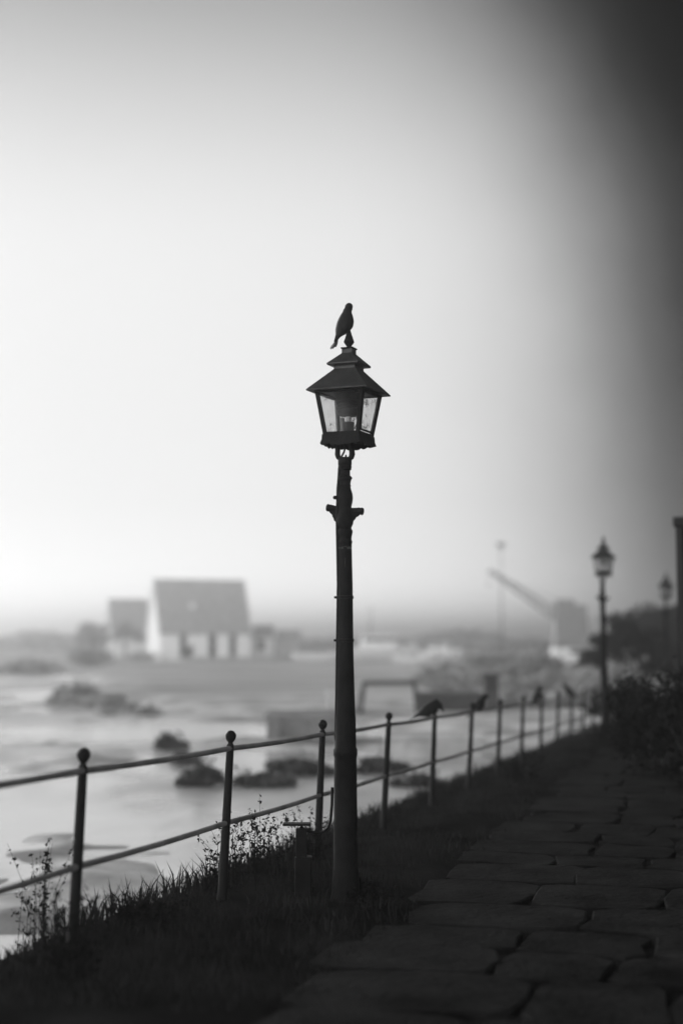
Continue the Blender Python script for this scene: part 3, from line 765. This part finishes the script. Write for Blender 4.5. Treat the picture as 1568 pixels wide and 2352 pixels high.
tree('bare_tree', at(288, 220), 6.0, 6, 'hazy bushy tree in front of the fainter cottage', 'hazy trees by the cottages', 31, 1500, .22, 'leafp')
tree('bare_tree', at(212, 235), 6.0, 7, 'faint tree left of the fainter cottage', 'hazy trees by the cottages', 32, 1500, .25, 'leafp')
bush('garden_shrub', at(436, 192), 1.3, 2.2, 'small dark pointed shrub in front of the white cottage', seed=33, leaf=.09, n=700)
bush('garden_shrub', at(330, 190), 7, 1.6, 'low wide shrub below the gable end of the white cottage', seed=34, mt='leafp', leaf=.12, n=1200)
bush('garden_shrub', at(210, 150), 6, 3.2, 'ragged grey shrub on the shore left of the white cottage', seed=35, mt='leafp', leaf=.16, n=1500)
# low garden wall in front of the cottages
b = MB(); p0 = at(420, 185); p1 = at(640, 192); d_ = (p1 - p0)
b.box((p0 + p1) / 2 + Vector((0, 0, .1)), (d_.length, .3, .9), Matrix.Rotation(math.atan2(d_.y, d_.x), 4, 'Z'), bev=.04)
tag(b.build('garden_wall', M['concrete']), 'low pale garden wall in front of the white cottage', 'wall')

# boats moored by the meadow
def boat(px, D, L_, label, cabin=True, rz=0, mt='white'):
    root = empty('boat', at(px, D), R(rz), label, 'boat', 'small boats laid up on the far shore')
    b = MB(); rs = []
    for x, w, dk, kl in ((-.5, .30, .19, .05), (-.3, .36, .17, .0), (0, .38, .17, -.02), (.25, .30, .19, .0), (.42, .14, .22, .05), (.5, .01, .25, .14)):
        W_ = w / 2 * L_ * .9
        rs.append([Vector((x * L_, -W_, dk * L_)), Vector((x * L_, -W_ * .7, (dk + kl) / 2 * L_)), Vector((x * L_, 0, kl * L_)), Vector((x * L_, W_ * .7, (dk + kl) / 2 * L_)), Vector((x * L_, W_, dk * L_))])
    b.rings(rs); b.build('hull', M[mt], root)
    if cabin:
        c = MB(); c.box((-.02 * L_, 0, .25 * L_), (.5 * L_, .26 * L_, .18 * L_), taper=.82, bev=.03); ca = c.build('cabin', M['white'], root)
        w = MB(); w.box((-.02 * L_, 0, .285 * L_), (.42 * L_, .262 * L_, .05 * L_)); w.build('window', M['pane'], ca)
    return root
boat(872, 195, 10.0, 'long white cabin boat on the far shore just right of the central lamp post', True, 4)
boat(945, 170, 4.5, 'low white open boat in front of the white cabin boat', False, -6)
boat(725, 180, 6.0, 'pale open boat left of the central lamp post by the low dark shed', False, 4)
boat(1010, 220, 7, 'faint boat in the haze right of the white cabin boat', True, -12)

# white van
vr = empty('white_van', at(1308, 150), R(4), 'white van parked among dim bushes below the crane', 'van')
b = MB(); b.prism([(-1.9, .35), (1.9, .35), (1.95, .95), (1.25, 1.15), (.95, 1.85), (-1.9, 1.9)], -.85, .85); b.build('body', M['white'], vr)
b = MB(); b.prism([(1.16, 1.2), (.93, 1.72), (-.1, 1.74), (-.1, 1.2)], -.86, .86); b.build('window', M['pane'], vr)
for x in (-1.2, 1.25):
    for y in (-.8, .8):
        b = MB(); b.tube([(x, y - .1, .33), (x, y + .1, .33)], .33, 14); b.build('wheel', M['rubber'], vr)

# crane
CD = 165
cr = empty('harbour_crane', at(1310, CD), 0, 'hazy crane with its long boom pointing up to the left', 'crane')
o = cr.location
def cp(px, py, dy=0): return P(px, py, CD) - o + Vector((0, dy, 0))
b = MB(); b.box(cp(1308, 1500), (3.8, 4.4, 1.8), bev=.08); b.build('undercarriage', M['craneg'], cr)
b = MB(); c0 = cp(1308, 1436); b.box(c0, (4.0, 3.4, 4.6), taper=.86, bev=.1); b.box(cp(1295, 1392), (2.6, 2.2, 1.5), taper=.8, bev=.08); cabm = b.build('cab', M['craneg'], cr)
b = MB(); b.box(c0 + Vector((-.5, -1.2, .5)), (1.1, .2, .9)); b.build('window', M['pane'], cabm)
b = MB(); t0, t1 = cp(1312, 1436), cp(1122, 1310)
ax = (t1 - t0).normalized(); pv = Vector((-ax.z, 0, ax.x)); n_ = 12
for sy_ in (-1, 1):
    for sz in (-1, 1):
        b.tube([t0 + Vector((0, sy_ * .5, 0)) + pv * sz * .62, t0.lerp(t1, .25) + Vector((0, sy_ * .45, 0)) + pv * sz * .55, t1 + Vector((0, sy_ * .12, 0)) + pv * sz * .12], .09, 6)
for k in range(n_ * 2):
    a_, c_ = k / (n_ * 2), (k + 1) / (n_ * 2); wa, wc = .6 - .48 * a_, .6 - .48 * c_; sg = 1 if k % 2 else -1
    for sy_ in (-1, 1): b.tube([t0.lerp(t1, a_) + pv * sg * wa + Vector((0, sy_ * wa * .8, 0)), t0.lerp(t1, c_) - pv * sg * wc + Vector((0, sy_ * wc * .8, 0))], .055, 5)
b.build('boom', M['craneg'], cr)
b = MB(); b.tube([t1, t1 + Vector((0, 0, -1.6))], .03, 5); b.box(t1 + Vector((0, 0, -1.7)), (.2, .15, .3), bev=.03); b.tube([cp(1296, 1383), t0.lerp(t1, .9)], .03, 5); b.build('cable', M['craneg'], cr)

# masts
def mast(px, D, ytop, label, head=True, lean=0, r=.09):
    root = empty('floodlight_mast' if head else 'flag_pole', at(px, D), 0, label, 'mast'); h = P(784, ytop, D).z - root.location.z
    b = MB(); b.tube([(0, 0, -.3), (lean * h * .5, 0, h * .5), (lean * h, 0, h)], [r, r * .8, r * .5], 8); b.build('pole', M['dark'], root)
    b = MB()
    if head: b.box((lean * h, 0, h), (1.1, .3, .3), bev=.04); b.box((lean * h, -.15, h - .35), (.7, .3, .3), bev=.04); b.build('floodlight', M['dark'], root)
    else: b.ball((lean * h, 0, h), .12, sub=2); b.build('finial', M['dark'], root)
mast(1152, 190, 1250, 'tall thin mast with a small head rising behind the crane boom', True)
mast(848, 200, 1398, 'short thin leaning pole in the haze just right of the central lamp post', False, .03)
mast(1003, 210, 1440, 'short faint pole above the boats in the haze', False, 0)

# goal frame on the sand
GD = 50
gr = empty('goal_frame', at(892, GD, -.9), 0, 'dark goal shaped frame standing on the flat beyond the railing', 'frame'); o = gr.location
def gp(px, py, dy=0): return P(px, py, GD + dy) - o
b = MB(); b.tube([gp(836, 1569), gp(952, 1567)], .075, 8); b.build('crossbar', M['dark'], gr)
for a_, c_ in (((836, 1567), (826, 1664)), ((950, 1565), (960, 1658))):
    b = MB(); b.tube([gp(*a_), gp(*c_)], .07, 8); b.build('post', M['dark'], gr)
b = MB(); b.tube([gp(836, 1569), gp(812, 1640, 1.5), gp(955, 1640, 1.5), gp(950, 1567)], .04, 6); b.build('rear_frame', M['dark'], gr)

# jetty block, slipway wall, cabinet
def block(name, x0, x1, y0, y1, D, label, cat, mt='concrete', dep=2.5, rz=0, base=None):
    a_, c_ = P(x0, y0, D), P(x1, y1, D); w = c_.x - a_.x; h = a_.z - c_.z
    b = MB(); b.box((0, 0, h / 2 - .2), (w, dep, h + .4), bev=.05)
    b.box((0, 0, h + .05), (w + .12, dep + .12, .12), bev=.03)
    for k in range(3): b.box((-w / 2 + w * (k + .5) / 3, -dep / 2 - .02, h * .5), (w * .04, .06, h * .8))
    o_ = b.build(name, M[mt], None); o_.location = Vector(((a_.x + c_.x) / 2, D + dep / 2, c_.z)); o_.rotation_euler = (0, 0, R(rz))
    tag(o_, label, cat); return o_
block('jetty', 612, 790, 1652, 1702, 37.5, 'grey low jetty block left of the central lamp post behind the third railing post', 'jetty', 'pier', dep=3)
block('quay_wall', 960, 1120, 1600, 1628, 52, 'low dark quay wall to the right of the goal shaped frame', 'wall', 'dark', dep=2)
block('cabinet', 1112, 1145, 1556, 1600, 46, 'dark upright cabinet behind the second railing bird', 'cabinet', 'dark', dep=.5)
block('landing_stage', 890, 1110, 1700, 1716, 33, 'long low dark landing stage below the railing birds', 'landing stage', 'concrete', dep=2)
block('stone_block', 750, 800, 1592, 1636, 50, 'small grey block mostly hidden behind the central lamp post', 'block', 'concrete', dep=1.5)

# scrub and hedges over the flat on the right
rnd = random.Random(77)
places = ['below the white cabin boat', 'right of the goal shaped frame', 'behind the dark upright cabinet', 'left of the white van', 'right of the white van', 'in front of the white van', 'behind the second lamp post', 'left of the crane base', 'between the mast and the crane', 'behind the third railing bird', 'above the quay wall', 'beneath the tip of the crane boom']
spotsR = [(1000, 84, 1.3, 5), (1075, 72, 1.5, 4.5), (1130, 62, 1.5, 4), (1215, 80, 2.0, 5), (1400, 80, 2.6, 4), (1330, 70, .7, 5), (1420, 60, 3.0, 5), (1240, 96, 3.4, 6), (1180, 108, 3.2, 7), (1245, 55, 1.7, 4), (1030, 96, 2.2, 6), (1110, 112, 3.0, 7)]
for k, ((px, D, h, w), pl) in enumerate(zip(spotsR, places)):
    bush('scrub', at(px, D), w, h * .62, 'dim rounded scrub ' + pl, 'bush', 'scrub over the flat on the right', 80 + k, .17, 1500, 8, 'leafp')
# darker trees towards the right
for k, (px, D, h, w, pl) in enumerate(((1475, 84, 4.2, 6, 'on the dark slope left of the farthest lamp post'), (1425, 66, 3.0, 3.5, 'behind the second lamp post'))):
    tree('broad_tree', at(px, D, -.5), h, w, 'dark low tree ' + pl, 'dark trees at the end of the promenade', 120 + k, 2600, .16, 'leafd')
b = MB(); HX = [(1362, 1510), (1385, 1475), (1410, 1440), (1450, 1425), (1500, 1405), (1560, 1385), (1700, 1350), (1900, 1330)]
rings = []
for px, py in HX:
    f_ = P(px, 1545, 62); t_ = P(px, py, 84); k_ = P(px, py, 130); rings.append([Vector((f_.x, 62, -1.4)), f_.lerp(t_, .35) + Vector((0, 0, .5 + .3 * vn(px, 1))), f_.lerp(t_, .7) + Vector((0, 0, .5 + .4 * vn(px, 7))), t_, Vector((k_.x, 130, t_.z)), Vector((k_.x, 150, -1.4))])
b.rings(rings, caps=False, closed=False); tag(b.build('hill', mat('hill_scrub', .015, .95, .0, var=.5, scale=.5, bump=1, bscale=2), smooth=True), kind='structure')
# hedge to the right of the path
for k, (px, D, h, w, pl) in enumerate(((1490, 24, 1.25, 2.4, 'opposite the far railing posts'), (1560, 19.5, 1.35, 2.2, 'under the building corner'), (1455, 31, 1.3, 2.6, 'behind the second lamp post foot'), (1620, 17, 1.5, 2.2, 'at the right edge of the promenade'))):
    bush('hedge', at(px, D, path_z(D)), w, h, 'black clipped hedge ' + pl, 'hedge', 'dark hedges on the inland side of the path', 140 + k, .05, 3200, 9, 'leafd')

# far misty wood
b = MB(); rnd = random.Random(9)
for k in range(150):
    px = rnd.uniform(-500, 2100); D = rnd.uniform(340, 520); base = at(px, D, -.5); h = rnd.uniform(1.5, 4.5) * (1.0 + .3 * math.sin(px * .013)); w = rnd.uniform(10, 24)
    leaves(b, base + Vector((0, 0, h * .45)), (w * .5, 4, h * .55), 260, 1.0, rnd)
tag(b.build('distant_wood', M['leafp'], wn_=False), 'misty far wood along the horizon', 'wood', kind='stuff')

# ------------------------------------------------------------------ building at the right edge
BY = 20.0; bx0 = P(1551, 1300, BY).x
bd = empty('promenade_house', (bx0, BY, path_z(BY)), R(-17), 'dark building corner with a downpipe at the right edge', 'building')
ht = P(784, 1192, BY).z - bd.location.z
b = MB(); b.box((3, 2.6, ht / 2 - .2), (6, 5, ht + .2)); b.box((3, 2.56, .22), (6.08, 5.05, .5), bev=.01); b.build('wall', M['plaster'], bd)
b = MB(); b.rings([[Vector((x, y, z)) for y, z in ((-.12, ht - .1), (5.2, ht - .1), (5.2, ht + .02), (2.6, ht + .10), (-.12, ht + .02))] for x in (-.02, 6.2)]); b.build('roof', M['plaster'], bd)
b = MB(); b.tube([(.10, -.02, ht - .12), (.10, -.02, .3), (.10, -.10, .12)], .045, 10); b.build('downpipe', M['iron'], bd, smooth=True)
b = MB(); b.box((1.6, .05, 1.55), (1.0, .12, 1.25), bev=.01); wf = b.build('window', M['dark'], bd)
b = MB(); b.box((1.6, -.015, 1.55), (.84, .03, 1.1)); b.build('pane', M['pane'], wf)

# ------------------------------------------------------------------ haze
b = MB(); b.box((0, 790, 6.5), (1700, 1720, 18.0))
hz = b.build('haze', None or bpy.data.materials.new('haze_air')); tag(hz, 'thin pale fog over the water and shore', 'haze', kind='stuff')
hm = hz.data.materials[0]; hm.use_nodes = True; n = hm.node_tree; n.nodes.clear()
pvn = n.nodes.new('ShaderNodeVolumePrincipled'); pvn.inputs['Density'].default_value = .0025; pvn.inputs['Color'].default_value = (.97, .97, .97, 1)
pvn.inputs['Anisotropy'].default_value = .85
oo = n.nodes.new('ShaderNodeOutputMaterial'); n.links.new(pvn.outputs[0], oo.inputs['Volume'])
